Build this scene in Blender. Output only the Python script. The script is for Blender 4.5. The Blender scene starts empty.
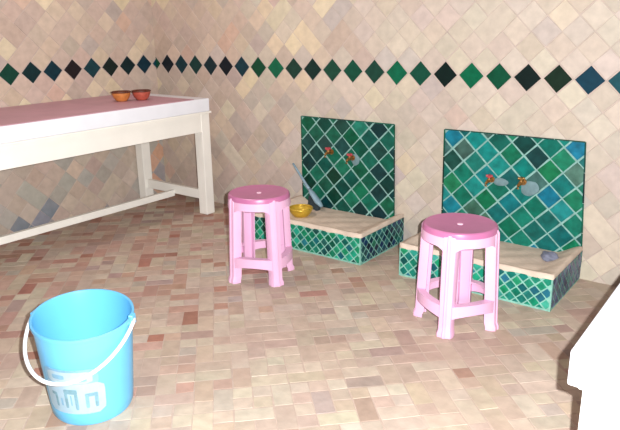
import bpy, bmesh, math, random
from mathutils import Vector, Matrix
random.seed(7)
S = 0.145                      # metres per unit of the wall's tile module
C = bpy.context.scene.collection
PI = math.pi

# ------------------------------------------------------------------ helpers
def lin(c):
    out = []
    for v in c:
        v = v/255.0
        out.append(v/12.92 if v <= 0.04045 else ((v+0.055)/1.055)**2.4)
    return tuple(out)

def tag(o, label=None, cat=None, group=None, kind=None):
    if label: o['label'] = label
    if cat: o['category'] = cat
    if group: o['group'] = group
    if kind: o['kind'] = kind
    return o

def empty(name, loc, rz=0):
    o = bpy.data.objects.new(name, None); C.objects.link(o)
    o.location = loc; o.rotation_euler = (0, 0, rz)
    o.empty_display_size = 0.05
    return o

def mesh_obj(name, bm, mats, parent=None, smooth=False):
    me = bpy.data.meshes.new(name)
    bm.normal_update()
    bm.to_mesh(me); bm.free()
    if not isinstance(mats, (list, tuple)): mats = [mats]
    for m in mats: me.materials.append(m)
    if smooth:
        for p in me.polygons: p.use_smooth = True
    o = bpy.data.objects.new(name, me); C.objects.link(o)
    if parent: o.parent = parent
    return o

def bevel(o, w, seg=2, ang=35):
    m = o.modifiers.new('bevel', 'BEVEL'); m.width = w; m.segments = seg
    m.limit_method = 'ANGLE'; m.angle_limit = math.radians(ang)
    return o

def sharp(o, ang=40):
    me = o.data
    for p in me.polygons: p.use_smooth = True
    bm = bmesh.new(); bm.from_mesh(me)
    for e in bm.edges:
        if len(e.link_faces) == 2 and e.calc_face_angle(0) > math.radians(ang): e.smooth = False
    bm.to_mesh(me); bm.free()
    return o

def add_box(bm, lo, hi):
    vs = [bm.verts.new((x, y, z)) for z in (lo[2], hi[2]) for y in (lo[1], hi[1]) for x in (lo[0], hi[0])]
    for f in ((0,2,3,1),(4,5,7,6),(0,1,5,4),(2,6,7,3),(0,4,6,2),(1,3,7,5)):
        bm.faces.new([vs[i] for i in f])

def add_rings(bm, rings, close=True, cap0=True, cap1=True):
    """rings: list of lists of points, all same length"""
    vr = [[bm.verts.new(p) for p in r] for r in rings]
    n = len(vr[0])
    for a, b in zip(vr, vr[1:]):
        for i in range(n if close else n-1):
            j = (i+1) % n
            bm.faces.new((a[i], a[j], b[j], b[i]))
    if cap0: bm.faces.new(list(reversed(vr[0])))
    if cap1: bm.faces.new(vr[-1])
    return vr

def add_lathe(bm, prof, n=48, c=(0,0), cap0=False, cap1=False, sx=1, sy=1):
    rings = [[(c[0]+r*sx*math.cos(2*PI*i/n), c[1]+r*sy*math.sin(2*PI*i/n), z) for i in range(n)] for r, z in prof]
    return add_rings(bm, rings, True, cap0, cap1)

def add_tube(bm, pts, rad, n=10, flat=1.0):
    pts = [Vector(p) for p in pts]
    rings = []
    up = Vector((0.13, 0.21, 1)).normalized()
    for i, p in enumerate(pts):
        t = (pts[min(i+1, len(pts)-1)] - pts[max(i-1, 0)]).normalized()
        a = t.cross(up)
        if a.length < 1e-3: a = t.cross(Vector((1, 0, 0)))
        a.normalize(); b = t.cross(a)
        r = rad[i] if isinstance(rad, (list, tuple)) else rad
        rings.append([p + a*r*math.cos(2*PI*k/n) + b*r*flat*math.sin(2*PI*k/n) for k in range(n)])
    add_rings(bm, rings)

def finish(bm):
    bmesh.ops.recalc_face_normals(bm, faces=bm.faces)
    return bm

# ------------------------------------------------------------------ materials
def new_mat(name):
    m = bpy.data.materials.new(name); m.use_nodes = True
    nt = m.node_tree
    b = nt.nodes['Principled BSDF']
    return m, nt, b

def plain(name, rgb, rough=0.5, metal=0.0, var=0.06, scale=12.0, bump=0.0, spec=0.5, coat=0.0, bscale=None):
    m, nt, b = new_mat(name)
    co = nt.nodes.new('ShaderNodeTexCoord')
    nz = nt.nodes.new('ShaderNodeTexNoise'); nz.inputs['Scale'].default_value = scale; nz.inputs['Detail'].default_value = 4
    nt.links.new(co.outputs['Object'], nz.inputs['Vector'])
    mp = nt.nodes.new('ShaderNodeMapRange')
    mp.inputs['From Min'].default_value = 0.3; mp.inputs['From Max'].default_value = 0.7
    mp.inputs['To Min'].default_value = 1-var; mp.inputs['To Max'].default_value = 1+var
    nt.links.new(nz.outputs['Fac'], mp.inputs['Value'])
    mx = nt.nodes.new('ShaderNodeVectorMath'); mx.operation = 'SCALE'
    mx.inputs[0].default_value = lin(rgb)
    nt.links.new(mp.outputs['Result'], mx.inputs['Scale'])
    nt.links.new(mx.outputs['Vector'], b.inputs['Base Color'])
    b.inputs['Roughness'].default_value = rough; b.inputs['Metallic'].default_value = metal
    b.inputs['Specular IOR Level'].default_value = spec
    b.inputs['Coat Weight'].default_value = coat
    if bump:
        n2 = nt.nodes.new('ShaderNodeTexNoise'); n2.inputs['Scale'].default_value = bscale or scale*4; n2.inputs['Detail'].default_value = 5
        nt.links.new(co.outputs['Object'], n2.inputs['Vector'])
        bp = nt.nodes.new('ShaderNodeBump'); bp.inputs['Strength'].default_value = bump; bp.inputs['Distance'].default_value = 0.004
        nt.links.new(n2.outputs['Fac'], bp.inputs['Height']); nt.links.new(bp.outputs['Normal'], b.inputs['Normal'])
    return m

def tile_mat(name, rough, var=0.10, scale=26, bump=0.25, spec=0.5, stain=None, stain_amt=0.0):
    """reads each tile's own glaze colour from the mesh and breaks it up with noise"""
    m, nt, b = new_mat(name)
    at = nt.nodes.new('ShaderNodeAttribute'); at.attribute_name = 'tile_color'
    co = nt.nodes.new('ShaderNodeTexCoord')
    nz = nt.nodes.new('ShaderNodeTexNoise'); nz.inputs['Scale'].default_value = scale; nz.inputs['Detail'].default_value = 6
    nt.links.new(co.outputs['Object'], nz.inputs['Vector'])
    mp = nt.nodes.new('ShaderNodeMapRange')
    mp.inputs['From Min'].default_value = 0.3; mp.inputs['From Max'].default_value = 0.7
    mp.inputs['To Min'].default_value = 1-var; mp.inputs['To Max'].default_value = 1+var
    nt.links.new(nz.outputs['Fac'], mp.inputs['Value'])
    sc = nt.nodes.new('ShaderNodeVectorMath'); sc.operation = 'SCALE'
    nt.links.new(at.outputs['Color'], sc.inputs[0]); nt.links.new(mp.outputs['Result'], sc.inputs['Scale'])
    last = sc.outputs['Vector']
    if stain:
        n3 = nt.nodes.new('ShaderNodeTexNoise'); n3.inputs['Scale'].default_value = 2.6; n3.inputs['Detail'].default_value = 5
        nt.links.new(co.outputs['Object'], n3.inputs['Vector'])
        m3 = nt.nodes.new('ShaderNodeMapRange'); m3.inputs['From Min'].default_value = 0.45; m3.inputs['From Max'].default_value = 0.75
        m3.inputs['To Max'].default_value = stain_amt
        nt.links.new(n3.outputs['Fac'], m3.inputs['Value'])
        mix = nt.nodes.new('ShaderNodeMix'); mix.data_type = 'RGBA'
        nt.links.new(m3.outputs['Result'], mix.inputs[0]); nt.links.new(last, mix.inputs[6])
        mix.inputs[7].default_value = (*lin(stain), 1)
        last = mix.outputs[2]
    nt.links.new(last, b.inputs['Base Color'])
    b.inputs['Roughness'].default_value = rough; b.inputs['Specular IOR Level'].default_value = spec
    n2 = nt.nodes.new('ShaderNodeTexNoise'); n2.inputs['Scale'].default_value = 30; n2.inputs['Detail'].default_value = 4
    nt.links.new(co.outputs['Object'], n2.inputs['Vector'])
    bp = nt.nodes.new('ShaderNodeBump'); bp.inputs['Strength'].default_value = bump; bp.inputs['Distance'].default_value = 0.003
    nt.links.new(n2.outputs['Fac'], bp.inputs['Height']); nt.links.new(bp.outputs['Normal'], b.inputs['Normal'])
    return m

M = {}
M['wall_tile'] = tile_mat('wall_zellige', 0.55, 0.10, 22, 0.35, 0.35, (184,168,160), 0.30)
M['wall_grout'] = plain('wall_grout', (184,168,158), 0.9, 0, 0.12, 18, 0.4, 0.2)
M['band_tile'] = tile_mat('band_glaze', 0.35, 0.18, 30, 0.2, 0.25)
M['floor_tile'] = tile_mat('floor_bejmat', 0.6, 0.12, 20, 0.4, 0.3, (172,144,132), 0.6)
M['floor_grout'] = plain('floor_grout', (182,162,148), 0.95, 0, 0.12, 14, 0.4, 0.2)
M['glaze'] = tile_mat('green_glaze', 0.35, 0.32, 24, 0.25, 0.28)
M['glaze_grout'] = plain('panel_grout', (128,168,160), 0.8, 0, 0.22, 40, 0.4, 0.3)
M['basin_grout'] = plain('basin_grout', (126,178,162), 0.8, 0, 0.22, 40, 0.4, 0.3)
M['plaster'] = plain('basin_plaster', (208,190,172), 0.8, 0, 0.12, 14, 0.6, 0.3, bscale=40)
M['patch'] = plain('plaster_patch', (112,138,142), 0.85, 0, 0.15, 30, 0.6, 0.2)
M['white_paint'] = plain('white_paint', (240,237,228), 0.45, 0, 0.03, 8, 0.05)
M['white_slab'] = plain('white_slab', (232,234,240), 0.4, 0, 0.03, 8, 0.05)
M['pink_top'] = plain('pink_top', (190,146,158), 0.5, 0, 0.07, 7, 0.1)
M['pink'] = plain('pink_plastic', (224,176,206), 0.38, 0, 0.03, 10, 0.04)
M['pink_seat'] = plain('shaded_pink_plastic', (184,108,150), 0.36, 0, 0.05, 14, 0.1)  # stool pink with the seat top's grazing-light shade put into the colour
M['pale_pink'] = plain('pale_pink_plastic', (245,205,225), 0.4, 0, 0.03)
M['blue'] = plain('blue_plastic', (98,180,224), 0.36, 0, 0.03, 8, 0.03)
M['handle'] = plain('white_plastic', (236,238,240), 0.35, 0, 0.02)
M['sticker'] = plain('sticker_paper', (206,230,240), 0.45, 0, 0.05, 40)
M['print'] = plain('sticker_print', (150,194,208), 0.5, 0, 0.15, 60)
M['print2'] = plain('sticker_pale_print', (158,208,232), 0.5, 0, 0.08, 60)
M['brass'] = plain('brass', (205,170,60), 0.32, 0.45, 0.12, 30, 0.1)
M['tap_brass'] = plain('tap_brass', (150,110,60), 0.4, 0.7, 0.3, 60, 0.3)
M['red_knob'] = plain('red_knob', (170,62,70), 0.45, 0, 0.15, 60)
M['clay_orange'] = plain('orange_clay', (196,122,62), 0.5, 0, 0.22, 40, 0.2)
M['clay_red'] = plain('red_clay', (176,84,66), 0.5, 0, 0.22, 40, 0.2)
M['clay_dark'] = plain('dark_clay', (88,42,26), 0.5, 0, 0.2, 40, 0.2)
M['grey_blue'] = plain('grey_blue_plastic', (132,158,172), 0.5, 0, 0.12, 40)
M['bristle'] = plain('dark_bristle', (40,52,58), 0.9, 0, 0.3, 90, 0.6)
M['slate'] = plain('slate', (112,116,134), 0.6, 0, 0.25, 40, 0.4)

# ------------------------------------------------------------------ tiled surfaces
def clip_poly(poly, u0, u1, v0, v1):
    def cut(P, inside, inter):
        out = []
        for i in range(len(P)):
            a, b = P[i-1], P[i]
            ia, ib = inside(a), inside(b)
            if ib:
                if not ia: out.append(inter(a, b))
                out.append(b)
            elif ia: out.append(inter(a, b))
        return out
    def xi(val, k):
        def f(a, b):
            t = (val-a[k])/(b[k]-a[k]); return (a[0]+t*(b[0]-a[0]), a[1]+t*(b[1]-a[1]))
        return f
    for ins, it in ((lambda p: p[0] >= u0-1e-9, xi(u0,0)), (lambda p: p[0] <= u1+1e-9, xi(u1,0)),
                    (lambda p: p[1] >= v0-1e-9, xi(v0,1)), (lambda p: p[1] <= v1+1e-9, xi(v1,1))):
        if not poly: return []
        poly = cut(poly, ins, it)
    res = []
    for p in poly:
        if not res or (abs(p[0]-res[-1][0])+abs(p[1]-res[-1][1])) > 1e-4: res.append(p)
    if len(res) > 2 and (abs(res[0][0]-res[-1][0])+abs(res[0][1]-res[-1][1])) < 1e-4: res.pop()
    if len(res) < 3: return []
    area = 0.5*sum(res[i-1][0]*res[i][1]-res[i][0]*res[i-1][1] for i in range(len(res)))
    return res if abs(area) > 0.004 else []

def diamond_cells(d, ou, ov, u0, u1, v0, v1, merge=0.0, keep=None):
    """cells of a 45-degree lattice, diagonal d; yields (p,q, p-extent, q-extent)"""
    done = set(); out = []
    span = int((u1-u0+v1-v0)/d)+3
    cen = (int(((u0-ou)+(v0-ov))/d)-2, int(((u0-ou)-(v1-ov))/d)-2)
    for p in range(cen[0], cen[0]+span+4):
        for q in range(cen[1], cen[1]+span+4):
            if (p, q) in done: continue
            done.add((p, q)); ep = eq = 0
            if merge and random.random() < merge and not (keep and keep(p, q)):
                if random.random() < 0.5 and (p+1, q) not in done and not (keep and keep(p+1, q)): ep = 1; done.add((p+1, q))
                elif (p, q+1) not in done and not (keep and keep(p, q+1)): eq = 1; done.add((p, q+1))
            out.append((p, q, ep, eq))
    return out

def pq_poly(d, ou, ov, p, q, ep, eq, gap, jit=0.0):
    g = gap/2
    P = []
    for a, b in ((-.5+g, -.5+g), (.5+ep-g, -.5+g), (.5+ep-g, .5+eq-g), (-.5+g, .5+eq-g)):
        pp = p+a+random.uniform(-jit, jit); qq = q+b+random.uniform(-jit, jit)
        P.append((ou+(pp+qq)*d/2, ov+(pp-qq)*d/2))
    return P

def put_tile(bm, lay, poly, org, U, V, N, h, col, mi, tilt=0.0, edge=0.03):
    """one raised tile with a worn, chamfered edge. poly in tile modules"""
    cu = sum(p[0] for p in poly)/len(poly); cv = sum(p[1] for p in poly)/len(poly)
    area = sum(poly[i-1][0]*poly[i][1]-poly[i][0]*poly[i-1][1] for i in range(len(poly)))
    if (area < 0) != (U.cross(V).dot(N) < 0): poly = poly[::-1]
    tu, tv = random.uniform(-tilt, tilt), random.uniform(-tilt, tilt)
    def P(u, v, hh): return org + U*(u*S) + V*(v*S) + N*hh
    base = [bm.verts.new(P(u, v, 0.0002)) for u, v in poly]
    top = []
    for u, v in poly:
        L = math.hypot(u-cu, v-cv) or 1
        k = max(0, 1-edge/L)
        uu, vv = cu+(u-cu)*k, cv+(v-cv)*k
        top.append(bm.verts.new(P(uu, vv, h+((uu-cu)*tu+(vv-cv)*tv)*S)))
    fs = [bm.faces.new(top)]
    n = len(poly)
    for i in range(n):
        j = (i+1) % n
        fs.append(bm.faces.new((base[i], base[j], top[j], top[i])))
    for f in fs:
        f.material_index = mi
        for l in f.loops: l[lay] = (*col, 1)

def vary(rgb, a=10, b=4):
    k = random.uniform(-a, a)
    return lin([min(255, max(0, c+k+random.uniform(-b, b))) for c in rgb])

def pick(pal):
    t = random.random()*sum(w for _, w in pal)
    for c, w in pal:
        t -= w
        if t <= 0: return c
    return pal[-1][0]

ZB = 6.719
CREAM = [((192,181,163),3), ((188,176,160),3), ((191,177,165),3), ((184,173,158),1.6), ((197,185,162),1.0), ((187,170,156),0.8), ((180,170,162),0.9)]
WARM = [((194,176,156),3), ((188,169,154),3), ((184,164,150),2.4), ((204,188,160),1.8), ((180,164,150),1.6), ((174,160,150),0.9), ((192,164,146),0.5)]
BAND = [((12,84,66),3), ((14,52,48),2.4), ((10,62,74),2), ((12,104,80),1.6), ((18,34,34),2)]
BAND_D = [((14,52,52),3), ((20,30,34),3), ((14,62,78),2), ((12,72,60),1)]
band_right = [(14,80,62),(20,28,40),(12,56,70),(14,56,60),(20,48,60),(20,26,40),(12,54,70),(12,80,56),(14,104,76),(34,66,56),(10,44,44),(30,78,62),(14,84,66),(30,70,62),(14,108,82),(14,80,62),(14,36,34),(10,108,80),(12,84,64),(16,36,34),(16,44,32),(8,62,88),(8,80,96),(12,70,62)]
band_left = [(12,50,74),(16,44,50),(20,34,36),(14,60,76),(34,24,30),(12,52,72),(14,52,56),(12,70,60)]

def wall(name, org, U, N, length, height, ou, palette, bandcols, low_stain=None):
    V = Vector((0, 0, 1))
    bm = bmesh.new(); lay = bm.loops.layers.float_color.new('tile_color')
    # grout bed: a slab 8 cm thick
    th = 0.08
    a = org; b = org+U*(length*S)
    q = [a, b, b+V*(height*S), a+V*(height*S)]
    fr = [bm.verts.new(p) for p in q]; bk = [bm.verts.new(p-N*th) for p in q]
    fs = [bm.faces.new(fr), bm.faces.new(bk[::-1])]
    for i in range(4):
        j = (i+1) % 4
        fs.append(bm.faces.new((fr[i], bk[i], bk[j], fr[j])))
    bmesh.ops.recalc_face_normals(bm, faces=fs)
    for f in fs: f.material_index = 1
    isband = lambda p, q: p == q
    for p, q, ep, eq in diamond_cells(1.0, ou, ZB, 0, length, 0, height, 0.08, isband):
        bnd = isband(p, q)
        poly = pq_poly(1.0, ou, ZB, p, q, ep, eq, 0.085 if bnd else 0.03, 0.008 if bnd else 0.018)
        poly = clip_poly(poly, 0.0, length, 0.0, height)
        if not poly: continue
        if bnd:
            col = vary([bandcols[p][0]*.7, bandcols[p][1]*.86, bandcols[p][2]*.8], 4, 2) if 0 <= p < len(bandcols) else vary(pick(BAND))
            put_tile(bm, lay, poly, org, U, V, N, 0.0022, col, 2, 0.006, 0.02)
        else:
            cu = ou+(p+q)/2; cv = ZB+(p-q)/2
            c = pick(palette(cu, cv))
            if low_stain: c = low_stain(cu, cv, c)
            if cv < 5 and c[0]-c[2] > 40 and cu > 1: c = (186,170,156)
            put_tile(bm, lay, poly, org, U, V, N, 0.0018, vary(c, 5, 2), 0, 0.012, 0.02)
    o = mesh_obj(name, bm, [M['wall_tile'], M['wall_grout'], M['band_tile']])
    tag(o, kind='structure')
    return o

OX, OY = -0.141, 0.769
# back wall (the fountains' wall): y = 0
def pal_r(u, v):
    t = min(1, max(0, (u-3)/10))
    return CREAM if random.random() < t else WARM
tag(wall('wall_back', Vector((0,0,0)), Vector((1,0,0)), Vector((0,-1,0)), 34, 17, OX, pal_r, band_right), 'beige diamond-tiled wall behind the fountains with a dark green band')
# left wall: x = 0
def pal_l(u, v): return WARM
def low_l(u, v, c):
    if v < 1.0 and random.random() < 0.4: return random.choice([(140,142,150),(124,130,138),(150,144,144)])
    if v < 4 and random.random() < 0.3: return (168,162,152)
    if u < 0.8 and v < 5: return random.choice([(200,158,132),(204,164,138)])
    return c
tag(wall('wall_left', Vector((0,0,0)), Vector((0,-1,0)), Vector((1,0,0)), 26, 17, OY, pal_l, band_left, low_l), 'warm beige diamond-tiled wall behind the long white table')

# floor
def build_floor():
    bm = bmesh.new(); lay = bm.loops.layers.float_color.new('tile_color')
    X1, Y1 = 34, 26
    f0 = len(bm.faces)
    add_box(bm, (0, -Y1*S, -0.08), (X1*S, 0, 0))
    for f in bm.faces: f.material_index = 1
    org = Vector((0, 0, 0)); U = Vector((1, 0, 0)); V = Vector((0, -1, 0)); N = Vector((0, 0, 1))
    FL = [((188,173,154),5), ((185,169,150),5), ((181,163,146),4), ((191,178,160),2.6), ((176,156,140),2), ((168,144,130),0.8), ((174,162,150),1.3), ((164,146,136),0.4), ((164,132,114),0.3)]
    FR = [((178,144,128),3), ((170,132,116),2), ((184,156,140),3), ((158,112,96),1), ((164,140,130),1)]
    D = 0.66
    for p, q, ep, eq in diamond_cells(D, 0.1, 0.2, 0, X1, 0, Y1, 0.42):
        poly = pq_poly(D, 0.1, 0.2, p, q, ep, eq, 0.05, 0.035)
        if not any(-1 < a < X1+1 and -1 < b < Y1+1 for a, b in poly): continue
        poly = clip_poly(poly, 0, X1, 0, Y1)
        red = max(0, min(1, (17-(0.1+(p+q)*D/2))/13))*0.6      # redder tiles towards the left wall
        fl = pick(FR) if random.random() < red else pick(FL)
        if poly: put_tile(bm, lay, poly, org, U, V, N, 0.0009, vary(fl, 5, 3), 0, 0.012, 0.015)
    o = mesh_obj('floor', bm, [M['floor_tile'], M['floor_grout']])
    tag(o, 'worn tan and terracotta tiled floor', kind='structure')
build_floor()

# ------------------------------------------------------------------ fountains (tiled panel + low tiled basin)
G1 = [((14,80,62),3), ((12,62,54),3), ((16,104,78),1.3), ((14,50,50),2.2), ((10,84,64),2), ((24,64,62),1.2)]
G2 = [((16,116,112),3), ((18,106,86),2), ((12,90,84),2), ((20,108,128),1.6), ((14,62,60),1.2), ((62,100,90),0.7), ((14,100,68),1.2)]
G3 = [((16,120,88),3), ((12,92,76),2.4), ((30,148,116),2), ((16,70,68),1.2), ((20,98,104),1)]
G4 = [((52,150,132),3), ((20,112,96),2.4), ((24,132,100),2), ((14,84,80),1.4), ((30,100,120),1)]
G5 = [((18,66,74),2), ((16,52,78),2), ((30,84,86),1.6), ((20,42,60),1.4), ((30,96,84),1)]
G6 = [((78,92,116),2), ((60,100,106),1.4), ((92,96,122),1.6), ((56,74,98),1.6)]

def mound(px, py, w, d):  # height of the basin top (units) relative to the rim
    # px 0..w along the wall, py 0 (wall) .. d (front)
    ex = min(px, w-px)/0.9; ey = (d-py)/0.9; eb = 1.0
    e = max(0.0, min(1.0, min(ex, ey)))
    e = e*e*(3-2*e)
    back = 0.55+0.45*max(0, min(1, (py)/1.4))
    return -0.42*e*(1.0-0.25*back)

def build_fountain(x0, x1, depth, zr, pl, pr, zp, pal_panel, pal_front, pal_side, taps, label, drop, flare):
    base = Vector(((x0+x1)/2*S, 0, 0))
    root = empty('wall_fountain', base)
    tag(root, label, 'fountain', 'tiled wall fountains')
    cx = (x0+x1)/2
    # --- backsplash panel
    bm = bmesh.new(); lay = bm.loops.layers.float_color.new('tile_color')
    add_box(bm, ((pl-cx)*S, -0.010, (zr-drop)*S), ((pr-cx)*S, -0.0025, zp*S))
    for f in bm.faces: f.material_index = 1
    org = Vector((-cx*S, -0.010, 0)); U = Vector((1,0,0)); V = Vector((0,0,1)); N = Vector((0,-1,0))
    ou, ov = pl+0.34, zp-0.24
    DT = 0.88
    for p, q, ep, eq in diamond_cells(DT, ou, ov, pl, pr, zr-drop, zp):
        poly = clip_poly(pq_poly(DT, ou, ov, p, q, 0, 0, 0.085, 0.022), pl+.02, pr-.02, zr-drop, zp-.03)
        if poly: put_tile(bm, lay, poly, org, U, V, N, 0.002, vary(pick(pal_panel), 9, 6), 0, 0.012, 0.02)
    # thin glazed border strip
    for (ua, ub, va, vb) in ((pl, pr, zp-.025, zp+.015), (pr-.02, pr+.03, zr-drop, zp), (pl-.03, pl+.02, zr-drop, zp)):
        n = max(1, int(round(max(ub-ua, vb-va)/1.0)))
        for i in range(n):
            if ub-ua > vb-va: P = [(ua+(ub-ua)*i/n+.01, va), (ua+(ub-ua)*(i+1)/n-.01, va), (ua+(ub-ua)*(i+1)/n-.01, vb), (ua+(ub-ua)*i/n+.01, vb)]
            else: P = [(ua, va+(vb-va)*i/n+.01), (ub, va+(vb-va)*i/n+.01), (ub, va+(vb-va)*(i+1)/n-.01), (ua, va+(vb-va)*(i+1)/n-.01)]
            put_tile(bm, lay, P, org, U, V, N, 0.003, vary(pick([((12,60,50),2),((14,80,64),2),((20,48,44),1)]), 6, 4), 0, 0, 0.01)
    # the panel was laid a little out of true: it widens downwards
    for v in bm.verts:
        k = max(0, (zp*S-v.co.z)/((zp-zr)*S))
        fx = (v.co.x/S+cx-pl)/(pr-pl)
        v.co.x += k*(flare[0]*(1-fx)+flare[1]*fx)*S
    mesh_obj('backsplash', bm, [M['glaze'], M['glaze_grout']], root)
    # --- basin body, tiled on three sides
    bm = bmesh.new(); lay = bm.loops.layers.float_color.new('tile_color')
    add_box(bm, ((x0-cx)*S, -depth*S, 0.0), ((x1-cx)*S, -0.0025, (zr-0.62)*S))
    # upstanding sides of the basin
    t = 0.3
    add_box(bm, ((x0-cx)*S, -depth*S, (zr-0.62)*S), ((x1-cx)*S, (-depth+t)*S, (zr-0.13)*S))
    add_box(bm, ((x0-cx)*S, (-depth+t)*S, (zr-0.62)*S), ((x0+t-cx)*S, -0.0025, (zr-0.13)*S))
    add_box(bm, ((x1-t-cx)*S, (-depth+t)*S, (zr-0.62)*S), ((x1-cx)*S, -0.0025, (zr-0.13)*S))
    for f in bm.faces: f.material_index = 1
    d = 0.38
    def face(org, U, N, L, pal):
        V = Vector((0,0,1))
        for p, q, ep, eq in diamond_cells(d, 0.18, zr*0.5, 0, L, 0, zr):
            poly = clip_poly(pq_poly(d, 0.18, zr*0.5, p, q, 0, 0, 0.15, 0.03), 0.05, L-0.05, 0.07, zr-0.13)
            if poly: put_tile(bm, lay, poly, org, U, V, N, 0.002, vary(pick(pal), 10, 6), 0, 0.02, 0.015)
    face(Vector(((x0-cx)*S, -depth*S, 0)), Vector((1,0,0)), Vector((0,-1,0)), x1-x0, pal_front)
    face(Vector(((x1-cx)*S, -depth*S, 0)), Vector((0,1,0)), Vector((1,0,0)), depth, pal_side)
    face(Vector(((x0-cx)*S, 0, 0)), Vector((0,-1,0)), Vector((-1,0,0)), depth, pal_side)
    mesh_obj('basin', bm, [M['glaze'], M['basin_grout']], root)
    # --- plastered basin top, dished, with a rounded rim
    bm = bmesh.new()
    nx, ny = 40, 26
    w = x1-x0
    grid = []
    for j in range(ny+1):
        row = []
        for i in range(nx+1):
            px = w*i/nx; py = depth*j/ny
            z = zr+0.02+mound(px, py, w, depth)+0.02*math.sin(px*5.1+py*2.3)*math.sin(py*4.1)
            ov = 0.015*math.sin(px*7)
            yy = -(py) if j < ny else -(depth+ov)
            row.append(bm.verts.new(((x0+px-cx)*S, min(yy*S, -0.003), z*S)))
        grid.append(row)
    for j in range(ny):
        for i in range(nx):
            bm.faces.new((grid[j][i], grid[j+1][i], grid[j+1][i+1], grid[j][i+1]))
    # skirt closing the rim down to the tiles
    loop = [grid[j][0] for j in range(ny+1)] + [grid[ny][i] for i in range(1, nx+1)] + [grid[j][nx] for j in range(ny-1, -1, -1)]
    low = [bm.verts.new((v.co.x, v.co.y, (zr-0.15)*S)) for v in loop]
    for i in range(len(loop)-1):
        bm.faces.new((loop[i], low[i], low[i+1], loop[i+1]))
    finish(bm)
    mesh_obj('basin_top', bm, M['plaster'], root, smooth=True)
    # --- taps
    for k, (tx, tz, kind) in enumerate(taps):
        bm = bmesh.new()
        o = Vector(((tx-cx)*S, -0.012, tz*S))
        def T(dx, dy, dz): return o+Vector((dx, dy, dz))*0.85
        add_tube(bm, [T(0,0.004,0), T(0,-0.006,0)], 0.017, 16)                # wall flange
        add_tube(bm, [T(0,0,0), T(0,-0.03,0), T(0,-0.045,0.002)], [0.009,0.010,0.012], 12)
        add_tube(bm, [T(0,-0.042,0.0), T(-0.004,-0.058,-0.002), T(-0.008,-0.068,-0.014), T(-0.009,-0.070,-0.030)], [0.009,0.008,0.0075,0.009], 12)
        add_tube(bm, [T(0,-0.042,0.004), T(0,-0.042,0.024)], [0.008,0.006], 12)
        finish(bm)
        tp = sharp(mesh_obj('tap', bm, M['tap_brass'], root))
        bm = bmesh.new()
        for a in (0.3, 0.3+PI/2):
            dx, dy = math.cos(a)*0.019, math.sin(a)*0.019
            add_tube(bm, [T(-dx,-0.042-dy,0.028), T(-dx*.4,-0.042-dy*.4,0.030), T(dx*.4,-0.042+dy*.4,0.030), T(dx,-0.042+dy,0.028)], [0.008,0.006,0.006,0.008], 10)
        add_tube(bm, [T(0,-0.042,0.020), T(0,-0.042,0.036)], [0.010,0.008], 12)
        finish(bm)
        sharp(mesh_obj('tap_handle', bm, M['red_knob'] if kind == 'red' else M['tap_brass'], tp))
    # plaster repair round the taps
    for (tx, tz, rx_, rz_) in ([(taps[1][0]+.22, taps[1][1]-.2, .34, .28), (taps[0][0]+.34, taps[0][1]-.06, .30, .15)] if drop > 0.5 else [(taps[1][0]+.12, taps[1][1]-.06, .22, .26)]):
        bm = bmesh.new(); n = 26
        rr = [random.uniform(.8, 1.12) for _ in range(n)]
        rr = [(rr[i-1]+rr[i]+rr[(i+1) % n])/3 for i in range(n)]
        rings = []
        for sc, yy in ((1, -0.0105), (.93, -0.0135), (.5, -0.0150), (.05, -0.0152)):
            rings.append([((tx-cx+rx_*sc*rr[i]*math.cos(2*PI*i/n))*S, yy, (tz+rz_*sc*rr[i]*math.sin(2*PI*i/n))*S) for i in range(n)])
        add_rings(bm, rings); finish(bm)
        mesh_obj('plaster_patch', bm, M['patch'], root, smooth=True)
    return root

ZR, DP = 1.176, 3.26
f1 = build_fountain(9.13, 14.36, DP, ZR, 9.276, 13.85, 4.752, G1, G3, G5, [(10.86,3.36,'red'), (11.94,3.22,'red')],
    'dark green tiled wall fountain on the left, brass bowl on its basin', 0.35, (0.03, 0.08))
f2 = build_fountain(15.97, 21.23, DP, ZR, 15.98, 20.95, 4.752, G2, G4, G6, [(17.90,3.10,'red'), (19.05,3.16,'brass')],
    'turquoise tiled wall fountain on the right, small grey stone on its basin', 0.55, (0.06, 0.24))

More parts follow.
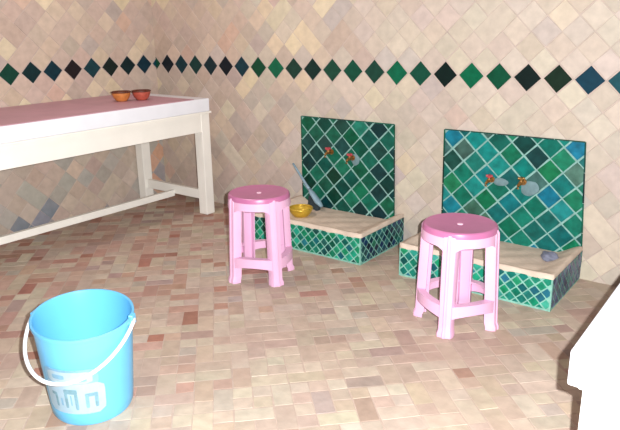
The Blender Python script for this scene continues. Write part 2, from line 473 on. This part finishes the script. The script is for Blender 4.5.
# ------------------------------------------------------------------ stools
def make_stool(name, loc, rz, label):
    root = empty(name, loc, rz)
    tag(root, label, 'stool', 'pink plastic stools')
    H = 3.06*S
    Rs = 1.06*S
    # seat
    bm = bmesh.new()
    prof = [(0.10*S, H-0.055*S), (0.11*S, H-0.035*S), (0.5*S, H-0.02*S), (0.86*S, H-0.015*S), (0.95*S, H), (1.00*S, H), (1.04*S, H-0.03*S), (1.06*S, H-0.10*S), (1.065*S, H-0.16*S),
            (1.04*S, H-0.16*S), (1.0*S, H-0.10*S), (0.5*S, H-0.09*S), (0.10*S, H-0.10*S)]
    vr = add_lathe(bm, prof, 64)
    n = 64
    for i in range(n):
        j = (i+1) % n
        bm.faces.new((vr[-1][i], vr[-1][j], vr[0][j], vr[0][i]))
    finish(bm)
    sharp(mesh_obj('seat', bm, M['pink_seat'], root), 35)
    # pale plug in the middle of the seat
    bm = bmesh.new()
    add_lathe(bm, [(0.085*S, H-0.09*S), (0.085*S, H-0.03*S), (0.06*S, H-0.022*S)], 20, cap0=True, cap1=True)
    finish(bm); sharp(mesh_obj('seat_plug', bm, M['pale_pink'], root))
    # skirt with arched lower edge between the legs
    bm = bmesh.new(); n = 96
    rings = [[], [], [], []]
    for i in range(n):
        a = 2*PI*i/n
        ph = (a % (PI/2))/(PI/2)           # legs at 0
        d = min(ph, 1-ph)*2                # 0 at a leg, 1 mid-way
        zl = H-(0.42+0.34*max(0, 1-d/0.55)**2.2)*S
        for k, (r, z) in enumerate(((1.055, H-0.14*S), (1.08, zl), (1.02, zl), (1.00, H-0.14*S))):
            rings[k].append((r*S*math.cos(a), r*S*math.sin(a), z))
    vr = [[bm.verts.new(p) for p in r] for r in rings]
    for k in range(4):
        A, B = vr[k], vr[(k+1) % 4]
        for i in range(n):
            j = (i+1) % n
            bm.faces.new((A[i], A[j], B[j], B[i]))
    finish(bm); sharp(mesh_obj('skirt', bm, M['pink'], root), 35)
    # legs
    for k in range(4):
        a = k*PI/2
        e = Vector((math.cos(a), math.sin(a), 0)); t = Vector((-math.sin(a), math.cos(a), 0))
        bm = bmesh.new(); rings = []
        for s_ in (0, .03, .12, .3, .5, .7, .86, .93, .965, 1.0):
            z = H*0.975*(1-s_)
            r = (1.02+0.13*s_+(0.04 if s_ > .95 else 0))*S
            w = (0.40-0.03*s_+(0.06 if s_ > .95 else 0)+(0.0 if s_ > .05 else -0.03))*S/2*1.12
            dd = 0.11*S
            pr = [(-w, -2.2*dd), (-w*1.0, -.5*dd), (-w*.8, .35*dd), (-w*.25, .55*dd), (-w*.12, .85*dd), (w*.12, .85*dd), (w*.25, .55*dd), (w*.8, .35*dd), (w*1.0, -.5*dd), (w, -2.2*dd),
                  (w*.8, -2.2*dd), (w*.76, -.5*dd), (0, -.15*dd), (-w*.76, -.5*dd), (-w*.8, -2.2*dd)]
            if s_ < .01: r -= 0.04*S
            rings.append([e*(r+q)+t*p+Vector((0, 0, z)) for p, q in pr])
        add_rings(bm, rings); finish(bm)
        sharp(mesh_obj('leg', bm, M['pink'], root), 30)
    # braces: one between each pair of legs
    for k in range(4):
        bm = bmesh.new(); rings = []
        a0 = k*PI/2+0.16; a1 = (k+1)*PI/2-0.16
        A = Vector((math.cos(a0), math.sin(a0), 0))*1.12; B = Vector((math.cos(a1), math.sin(a1), 0))*1.12
        for i in range(13):
            s_ = i/12
            P = A.lerp(B, s_); a = a0+(a1-a0)*s_
            Q = Vector((math.cos(a), math.sin(a), 0))*1.12
            P = P.lerp(Q, 0.75)
            e = P.normalized()
            arch = 0.10*(1-(2*s_-1)**2)
            zl, zt = 0.56+arch, 0.95+arch*0.4-0.02
            rings.append([(P+e*.03)*S+Vector((0,0,zl*S)), (P+e*.03)*S+Vector((0,0,zt*S)), (P-e*.20)*S+Vector((0,0,zt*S)), (P-e*.20)*S+Vector((0,0,(zt-.05)*S)), (P-e*.04)*S+Vector((0,0,(zt-.06)*S)), (P-e*.04)*S+Vector((0,0,zl*S))])
        add_rings(bm, rings); finish(bm)
        sharp(mesh_obj('brace', bm, M['pink'], root), 30)
    return root
ZF = 0.0022
make_stool('plastic_stool', (12.0*S, -6.05*S, ZF), math.radians(-21), 'pink plastic stool before the dark green fountain, nearer the long white table')
make_stool('plastic_stool', (19.12*S, -5.49*S, ZF), math.radians(9.6), 'pink plastic stool before the turquoise fountain, farther from the bucket')

# ------------------------------------------------------------------ tables
def make_table(name, x0, x1, y0, y1, zt, slab, label, length_axis='y', lip=0.09, inset=0.0):
    """x0..x1, y0 (near) .. y1 (far), zt top height, in modules; slab = slab thickness"""
    cx, cy = (x0+x1)/2, (y0+y1)/2
    root = empty(name, (cx*S, cy*S, ZF))
    tag(root, label, 'table')
    X0, X1, Y0, Y1 = (x0-cx)*S, (x1-cx)*S, (y0-cy)*S, (y1-cy)*S
    Z = lambda v: v*S-ZF
    bm = bmesh.new(); add_box(bm, (X0, Y0, Z(zt-slab)), (X1, Y1, Z(zt)))
    bevel(mesh_obj('slab', bm, M['white_slab'], root), 0.006, 3)
    bm = bmesh.new(); add_box(bm, (X0+max(0, -lip)*S, Y0-lip*S, Z(zt-slab-0.09)), (X1+.01*S-max(0, -lip)*S, Y1+lip*S, Z(zt-slab)-.0002))
    bevel(mesh_obj('tabletop', bm, M['white_paint'], root), 0.002, 2)
    za = zt-slab-0.092; i = (0.06+inset)*S; at = 0.16*S; ah = 0.80
    bm = bmesh.new()
    add_box(bm, (X0+i, Y0+i, Z(za-ah)), (X1-i, Y0+i+at, Z(za)))
    add_box(bm, (X0+i, Y1-i-at, Z(za-ah)), (X1-i, Y1-i, Z(za)))
    add_box(bm, (X0+i, Y0+i+at, Z(za-ah)), (X0+i+at, Y1-i-at, Z(za)))
    add_box(bm, (X1-i-at, Y0+i+at, Z(za-ah)), (X1-i, Y1-i-at, Z(za)))
    mesh_obj('apron', bm, M['white_paint'], root)
    lw = 0.50*S; j = (0.03+inset)*S
    for sx in (0, 1):
        for sy in (0, 1):
            bm = bmesh.new()
            ax = X0+j if sx == 0 else X1-j-lw
            ay = Y0+j if sy == 0 else Y1-j-lw
            add_box(bm, (ax, ay, 0.0), (ax+lw, ay+lw, Z(za)-.0004))
            bevel(mesh_obj('leg', bm, M['white_paint'], root), 0.003, 2)
    # end stretchers and the long one that joins them
    sw = 0.20*S
    if length_axis == 'y':
        for yy in (Y0+j+lw/2, Y1-j-lw/2):
            bm = bmesh.new(); add_box(bm, (X0+j+lw, yy-sw/2, Z(0.68)), (X1-j-lw, yy+sw/2, Z(1.12)))
            bevel(mesh_obj('end_stretcher', bm, M['white_paint'], root), 0.002, 2)
        xm = (X0+X1)/2
        bm = bmesh.new(); add_box(bm, (xm-sw/2, Y0+j+lw/2+sw/2, Z(0.56)), (xm+sw/2, Y1-j-lw/2-sw/2, Z(0.86)))
        bevel(mesh_obj('long_stretcher', bm, M['white_paint'], root), 0.002, 2)
    else:
        for xx in (X0+j+lw/2, X1-j-lw/2):
            bm = bmesh.new(); add_box(bm, (xx-sw/2, Y0+j+lw, Z(0.68)), (xx+sw/2, Y1-j-lw, Z(1.12)))
            bevel(mesh_obj('end_stretcher', bm, M['white_paint'], root), 0.002, 2)
        ym = (Y0+Y1)/2
        bm = bmesh.new(); add_box(bm, (X0+j+lw/2+sw/2, ym-sw/2, Z(0.56)), (X1-j-lw/2-sw/2, ym+sw/2, Z(0.86)))
        bevel(mesh_obj('long_stretcher', bm, M['white_paint'], root), 0.002, 2)
    return root
ZT = 5.39
make_table('long_table', 0.08, 5.0, -15.5, -1.32, ZT, 0.58, 'long white wooden table with a stretcher base standing along the left wall')
make_table('white_bench', 24.18, 33.5, -13.07, -8.2, 4.0, 0.58, 'low bright white bench seen in part at the lower right corner', 'x', -0.14, 0.16)

# thin pink layer on top of the long table
bm = bmesh.new(); add_box(bm, (0.10*S, -15.45*S, ZT*S+.0003), (4.95*S, -2.2*S, ZT*S+.004))
tag(bevel(mesh_obj('pink_top_layer', bm, M['pink_top']), 0.0015, 2), 'dusty pink layer on top of the long white table', 'table cover')

# ------------------------------------------------------------------ small bowls
def bowl(name, loc, R, h, mat, matrim, label, cat, foot=0.5, lipw=0.06, sx=1, tilt=(0,0)):
    bm = bmesh.new()
    prof = [(0.001, 0.0), (R*foot, 0.0), (R*(foot+.08), h*.06), (R*.82, h*.36), (R*.97, h*.72), (R, h*.97), (R*(1-lipw*.5), h), (R*(1-lipw), h*.96), (R*.88, h*.66), (R*.72, h*.36), (R*foot*.8, h*.16), (0.001, h*.13)]
    add_lathe(bm, prof, 40, sx=sx); finish(bm)
    root = mesh_obj(name, bm, mat); sharp(root, 50)
    root.location = loc; root.rotation_euler = (tilt[0], tilt[1], 0)
    tag(root, label, cat)
    if matrim:
        bm = bmesh.new()
        pts = [(R*(1.0-lipw*.5)*sx*math.cos(2*PI*i/40), R*(1.0-lipw*.5)*math.sin(2*PI*i/40), h*.99) for i in range(41)]
        add_tube(bm, pts, R*0.09, 8); finish(bm)
        mesh_obj('rim', bm, matrim, root, smooth=True)
    return root
zt_c = ZT*S+.0045
bowl('clay_dish', (2.68*S, -4.32*S, zt_c), 0.40*S, 0.40*S, M['clay_orange'], M['clay_dark'], 'orange-brown dish on the pink table top, left one of the touching pair', 'dish', 0.5)
bowl('clay_dish', (3.08*S, -3.55*S, zt_c), 0.40*S, 0.40*S, M['clay_red'], M['clay_dark'], 'reddish dish on the pink table top, right one of the touching pair', 'dish', 0.5)
bowl('brass_bowl', (10.42*S, -1.70*S, 0.84*S), 0.49*S, 0.36*S, M['brass'], M['brass'], 'shiny yellow brass bowl on the basin of the dark green fountain', 'bowl', 0.55)

# grey-blue brush leaning in the corner of the left basin
def brush():
    root = empty('scrubbing_brush', (10.55*S, -0.62*S, 0.86*S))
    tag(root, 'grey-blue long-handled brush leaning on the dark green tiles by the brass bowl', 'brush')
    o = root.location
    def L(x, y, z): return Vector((x*S, y*S, z*S))-o
    bm = bmesh.new()
    add_tube(bm, [L(8.82,-0.14,2.62), L(9.25,-0.24,2.22), L(9.7,-0.34,1.80), L(10.0,-.42,1.56)], [0.05*S,0.055*S,0.06*S,0.08*S], 10)
    finish(bm); mesh_obj('handle', bm, M['grey_blue'], root, smooth=True)
    bm = bmesh.new()
    add_tube(bm, [L(9.9,-.40,1.66), L(10.1,-.46,1.50), L(10.5,-.60,1.22), L(10.75,-.66,1.06)], [0.09*S,0.15*S,0.17*S,0.08*S], 14, 0.7)
    finish(bm); mesh_obj('brush_head', bm, M['grey_blue'], root, smooth=True)
    bm = bmesh.new()
    for i in range(9):
        for j in range(3):
            t = i/8
            p = L(10.06+.5*t, -.50-.1*t+.09*(j-1), 1.42-.34*t)
            add_tube(bm, [p, p+Vector((-0.035*S, -0.04*S, -(0.42-.18*t)*S))], 0.045*S, 6)
    finish(bm); mesh_obj('bristles', bm, M['bristle'], root)
brush()

# small grey stone on the right basin
bm = bmesh.new()
bmesh.ops.create_icosphere(bm, subdivisions=3, radius=1.0)
for v in bm.verts:
    n = v.co.normalized()
    k = 1+0.12*math.sin(n.x*4+1)*math.cos(n.y*5)+0.08*math.sin(n.z*7+n.x*3)
    v.co = Vector((n.x*0.30*S*k, n.y*0.24*S*k, n.z*0.17*S*k))
st = mesh_obj('pumice_stone', bm, M['slate'], smooth=True)
st.location = (20.5*S, -1.15*S, 1.0*S); st.rotation_euler = (0.1, 0.15, 0.5)
tag(st, 'small blue-grey stone lying on the basin of the turquoise fountain', 'stone')

# ------------------------------------------------------------------ bucket
def bucket():
    bx, by, h, R, r = 13.92*S, -14.41*S, 2.24*S, 1.18*S, 0.99*S
    az0 = math.radians(-31.5)
    root = empty('plastic_bucket', (bx, by, ZF))
    tag(root, 'sky blue plastic bucket with a white handle standing on the floor', 'bucket')
    def rad(z): return r+(R-r)*(z/h)
    def el(a): return 1+0.065*math.cos(2*(a-az0))
    def lean(x, y, z):                       # the rim swings up slightly at the back
        return z+0.05*S*(z/h)**2*(1-(x*math.cos(az0)+y*math.sin(az0))/R)
    N = 72
    bm = bmesh.new(); rings = []
    def ring(rr, z, zl=0): return [(rr*el(2*PI*i/N)*math.cos(2*PI*i/N), rr*el(2*PI*i/N)*math.sin(2*PI*i/N), z+zl*math.cos(2*(2*PI*i/N-az0))) for i in range(N)]
    t = 0.0035
    rings.append(ring(0.002, 0.008))
    rings.append(ring(r*.86, 0.008)); rings.append(ring(r*.88, 0.0)); rings.append(ring(r*.97, 0.0)); rings.append(ring(r*1.0, 0.008))
    for k in (.12, .3, .5, .7, .86, .93): rings.append(ring(rad(h*k), h*k))
    rings.append(ring(R*.99, h*.955)); rings.append(ring(R+0.0045, h*.957)); rings.append(ring(R+0.006, h*.98)); rings.append(ring(R+0.005, h*.997)); rings.append(ring(R+0.001, h))
    rings.append(ring(R-0.003, h*.995)); rings.append(ring(R-0.005, h*.97))
    for k in (.8, .5, .2, .06): rings.append(ring(rad(h*k)-t, h*k))
    rings.append(ring(r*.90, 0.014)); rings.append(ring(0.002, 0.014))
    add_rings(bm, rings, True, True, True)
    for v in bm.verts: v.co.z = lean(v.co.x, v.co.y, v.co.z)
    finish(bm)
    sharp(mesh_obj('bucket_body', bm, M['blue'], root), 32)
    # lugs
    la = math.radians(31)
    for s_ in (0, 1):
        a = la+s_*PI
        bm = bmesh.new()
        e = Vector((math.cos(a), math.sin(a), 0)); tt = Vector((-math.sin(a), math.cos(a), 0))
        rr = (R+0.002)*el(a)
        P = lambda p, q, z: e*(rr+q)+tt*p+Vector((0, 0, z))
        w = 0.016
        add_rings(bm, [[P(-w, -.004, h*.90), P(w, -.004, h*.90), P(w, -.004, h*1.03), P(-w, -.004, h*1.03)],
                       [P(-w, .010, h*.92), P(w, .010, h*.92), P(w*.8, .010, h*1.02), P(-w*.8, .010, h*1.02)]])
        finish(bm); bevel(mesh_obj('handle_lug', bm, M['blue'], root), 0.002, 2)
    # bail handle hanging in front
    ax = Vector((math.cos(la), math.sin(la), 0)); fw = Vector((math.cos(la-PI/2), math.sin(la-PI/2), 0))
    beta = math.radians(29); Lb = 1.72*S; Wb = R*el(la)+0.012
    bm = bmesh.new(); pts = []
    for i in range(41):
        s_ = PI*i/40
        out = math.sin(s_)
        pts.append(ax*(Wb*math.copysign(abs(math.cos(s_))**1.0, math.cos(s_))) + fw*(Lb*out*math.cos(beta)) + Vector((0, 0, h*.975-Lb*out*math.sin(beta))))
    add_tube(bm, pts, 0.0062, 12); finish(bm)
    mesh_obj('handle', bm, M['handle'], root, smooth=True)
    # label stuck on the side
    ac = math.radians(-54)
    def strip(name, a0, a1, z0, z1, off, mat, parent, rnd=0.0, th=0.0006):
        bm = bmesh.new(); n = 20
        outer = []
        nz = 8
        g = []
        for j in range(nz+1):
            row = []
            for i in range(n+1):
                u, v = i/n, j/nz
                z = (z0+(z1-z0)*v)*h
                # rounded corners: pull in the sides near top / bottom
                c = abs(2*v-1); ins = rnd*max(0, (c-.6)/.4)**2.5
                a = ac+math.radians(a0+(a1-a0)*(ins+(1-2*ins)*u))
                rr = (rad(z)+off)*el(a)
                row.append((rr*math.cos(a), rr*math.sin(a), z))
            g.append(row)
        V1 = [[bm.verts.new(p) for p in row] for row in g]
        for j in range(nz):
            for i in range(n): bm.faces.new((V1[j][i], V1[j][i+1], V1[j+1][i+1], V1[j+1][i]))
        ret = bmesh.ops.solidify(bm, geom=bm.faces[:], thickness=th)
        finish(bm)
        return mesh_obj(name, bm, mat, parent, smooth=False)
    stk = strip('sticker', -40, 36, .15, .50, .0012, M['sticker'], root, .10)
    strip('sticker_top', -36, 30, .48, .66, .0010, M['print2'], root, .12)
    strip('sticker_window', -30, 24, .505, .635, .0018, M['sticker'], root, .12)
    for (a0, a1, z0, z1, mt) in ((-24,-20,.22,.38,'print'), (-29,-20,.35,.385,'print'), (-10,-6,.22,.40,'print'), (-10,6,.385,.44,'print'), (2,6,.2,.40,'print'),
                                 (14,18,.22,.37,'print2'), (14,28,.35,.39,'print'), (24,28,.22,.37,'print'), (-3,-1,.25,.37,'print2'), (-16,-13,.24,.33,'print2')):
        strip('printed_mark', a0, a1, z0, z1, .0019, M[mt], stk, .15)
    strip('printed_mark', -22, -6, .55, .60, .0026, M['print2'], stk, .15)
    strip('printed_mark', 4, 18, .53, .56, .0026, M['print2'], stk, .15)
bucket()

# ------------------------------------------------------------------ camera
yaw, pitch, roll, fpx = math.radians(-37.04656), math.radians(16.7163), math.radians(-0.81339), 642.1365
cam_p = Vector((26.21786, -21.99999, 8.61028))*S
f = Vector((math.sin(yaw)*math.cos(pitch), math.cos(yaw)*math.cos(pitch), -math.sin(pitch)))
r = Vector((math.cos(yaw), -math.sin(yaw), 0)); u = r.cross(f)
r2 = r*math.cos(roll)+u*math.sin(roll); u2 = -r*math.sin(roll)+u*math.cos(roll)
cam = bpy.data.cameras.new('camera'); co = bpy.data.objects.new('camera', cam); C.objects.link(co)
cam.sensor_fit = 'HORIZONTAL'; cam.sensor_width = 36; cam.lens = fpx/620*36; cam.clip_start = 0.02
m = Matrix((( r2.x, u2.x, -f.x, cam_p.x), (r2.y, u2.y, -f.y, cam_p.y), (r2.z, u2.z, -f.z, cam_p.z), (0,0,0,1)))
co.matrix_world = m
bpy.context.scene.camera = co

# ------------------------------------------------------------------ light: the camera's own flash, dim warm room light, and an added fill
fl = bpy.data.lights.new('camera_flash', 'POINT'); fl.energy = 590; fl.color = (0.97, 0.99, 1.0); fl.shadow_soft_size = 0.008
fo = bpy.data.objects.new('camera_flash', fl); C.objects.link(fo)
fo.location = cam_p + r2*(0.43*S) + u2*(0.20*S)
cl = bpy.data.lights.new('far_left_fill', 'AREA'); cl.shape = 'DISK'; cl.size = 0.5; cl.energy = 15; cl.color = (1.0, 0.90, 0.84)  # unseen fill, added to brighten the far left end
lo = bpy.data.objects.new('far_left_fill', cl); C.objects.link(lo); lo.location = (7.5*S, -8.0*S, 16.5*S); lo.rotation_euler = (0.15, -0.1, 0)
w = bpy.data.worlds.new('world'); bpy.context.scene.world = w; w.use_nodes = True
bg = w.node_tree.nodes['Background']; bg.inputs[0].default_value = (1.0, 0.42, 0.50, 1); bg.inputs[1].default_value = 0.10

sc = bpy.context.scene
sc.view_settings.view_transform = 'Standard'; sc.view_settings.look = 'None'
sc.view_settings.exposure = 0.0; sc.view_settings.gamma = 1.0; sc.view_settings.use_curve_mapping = False
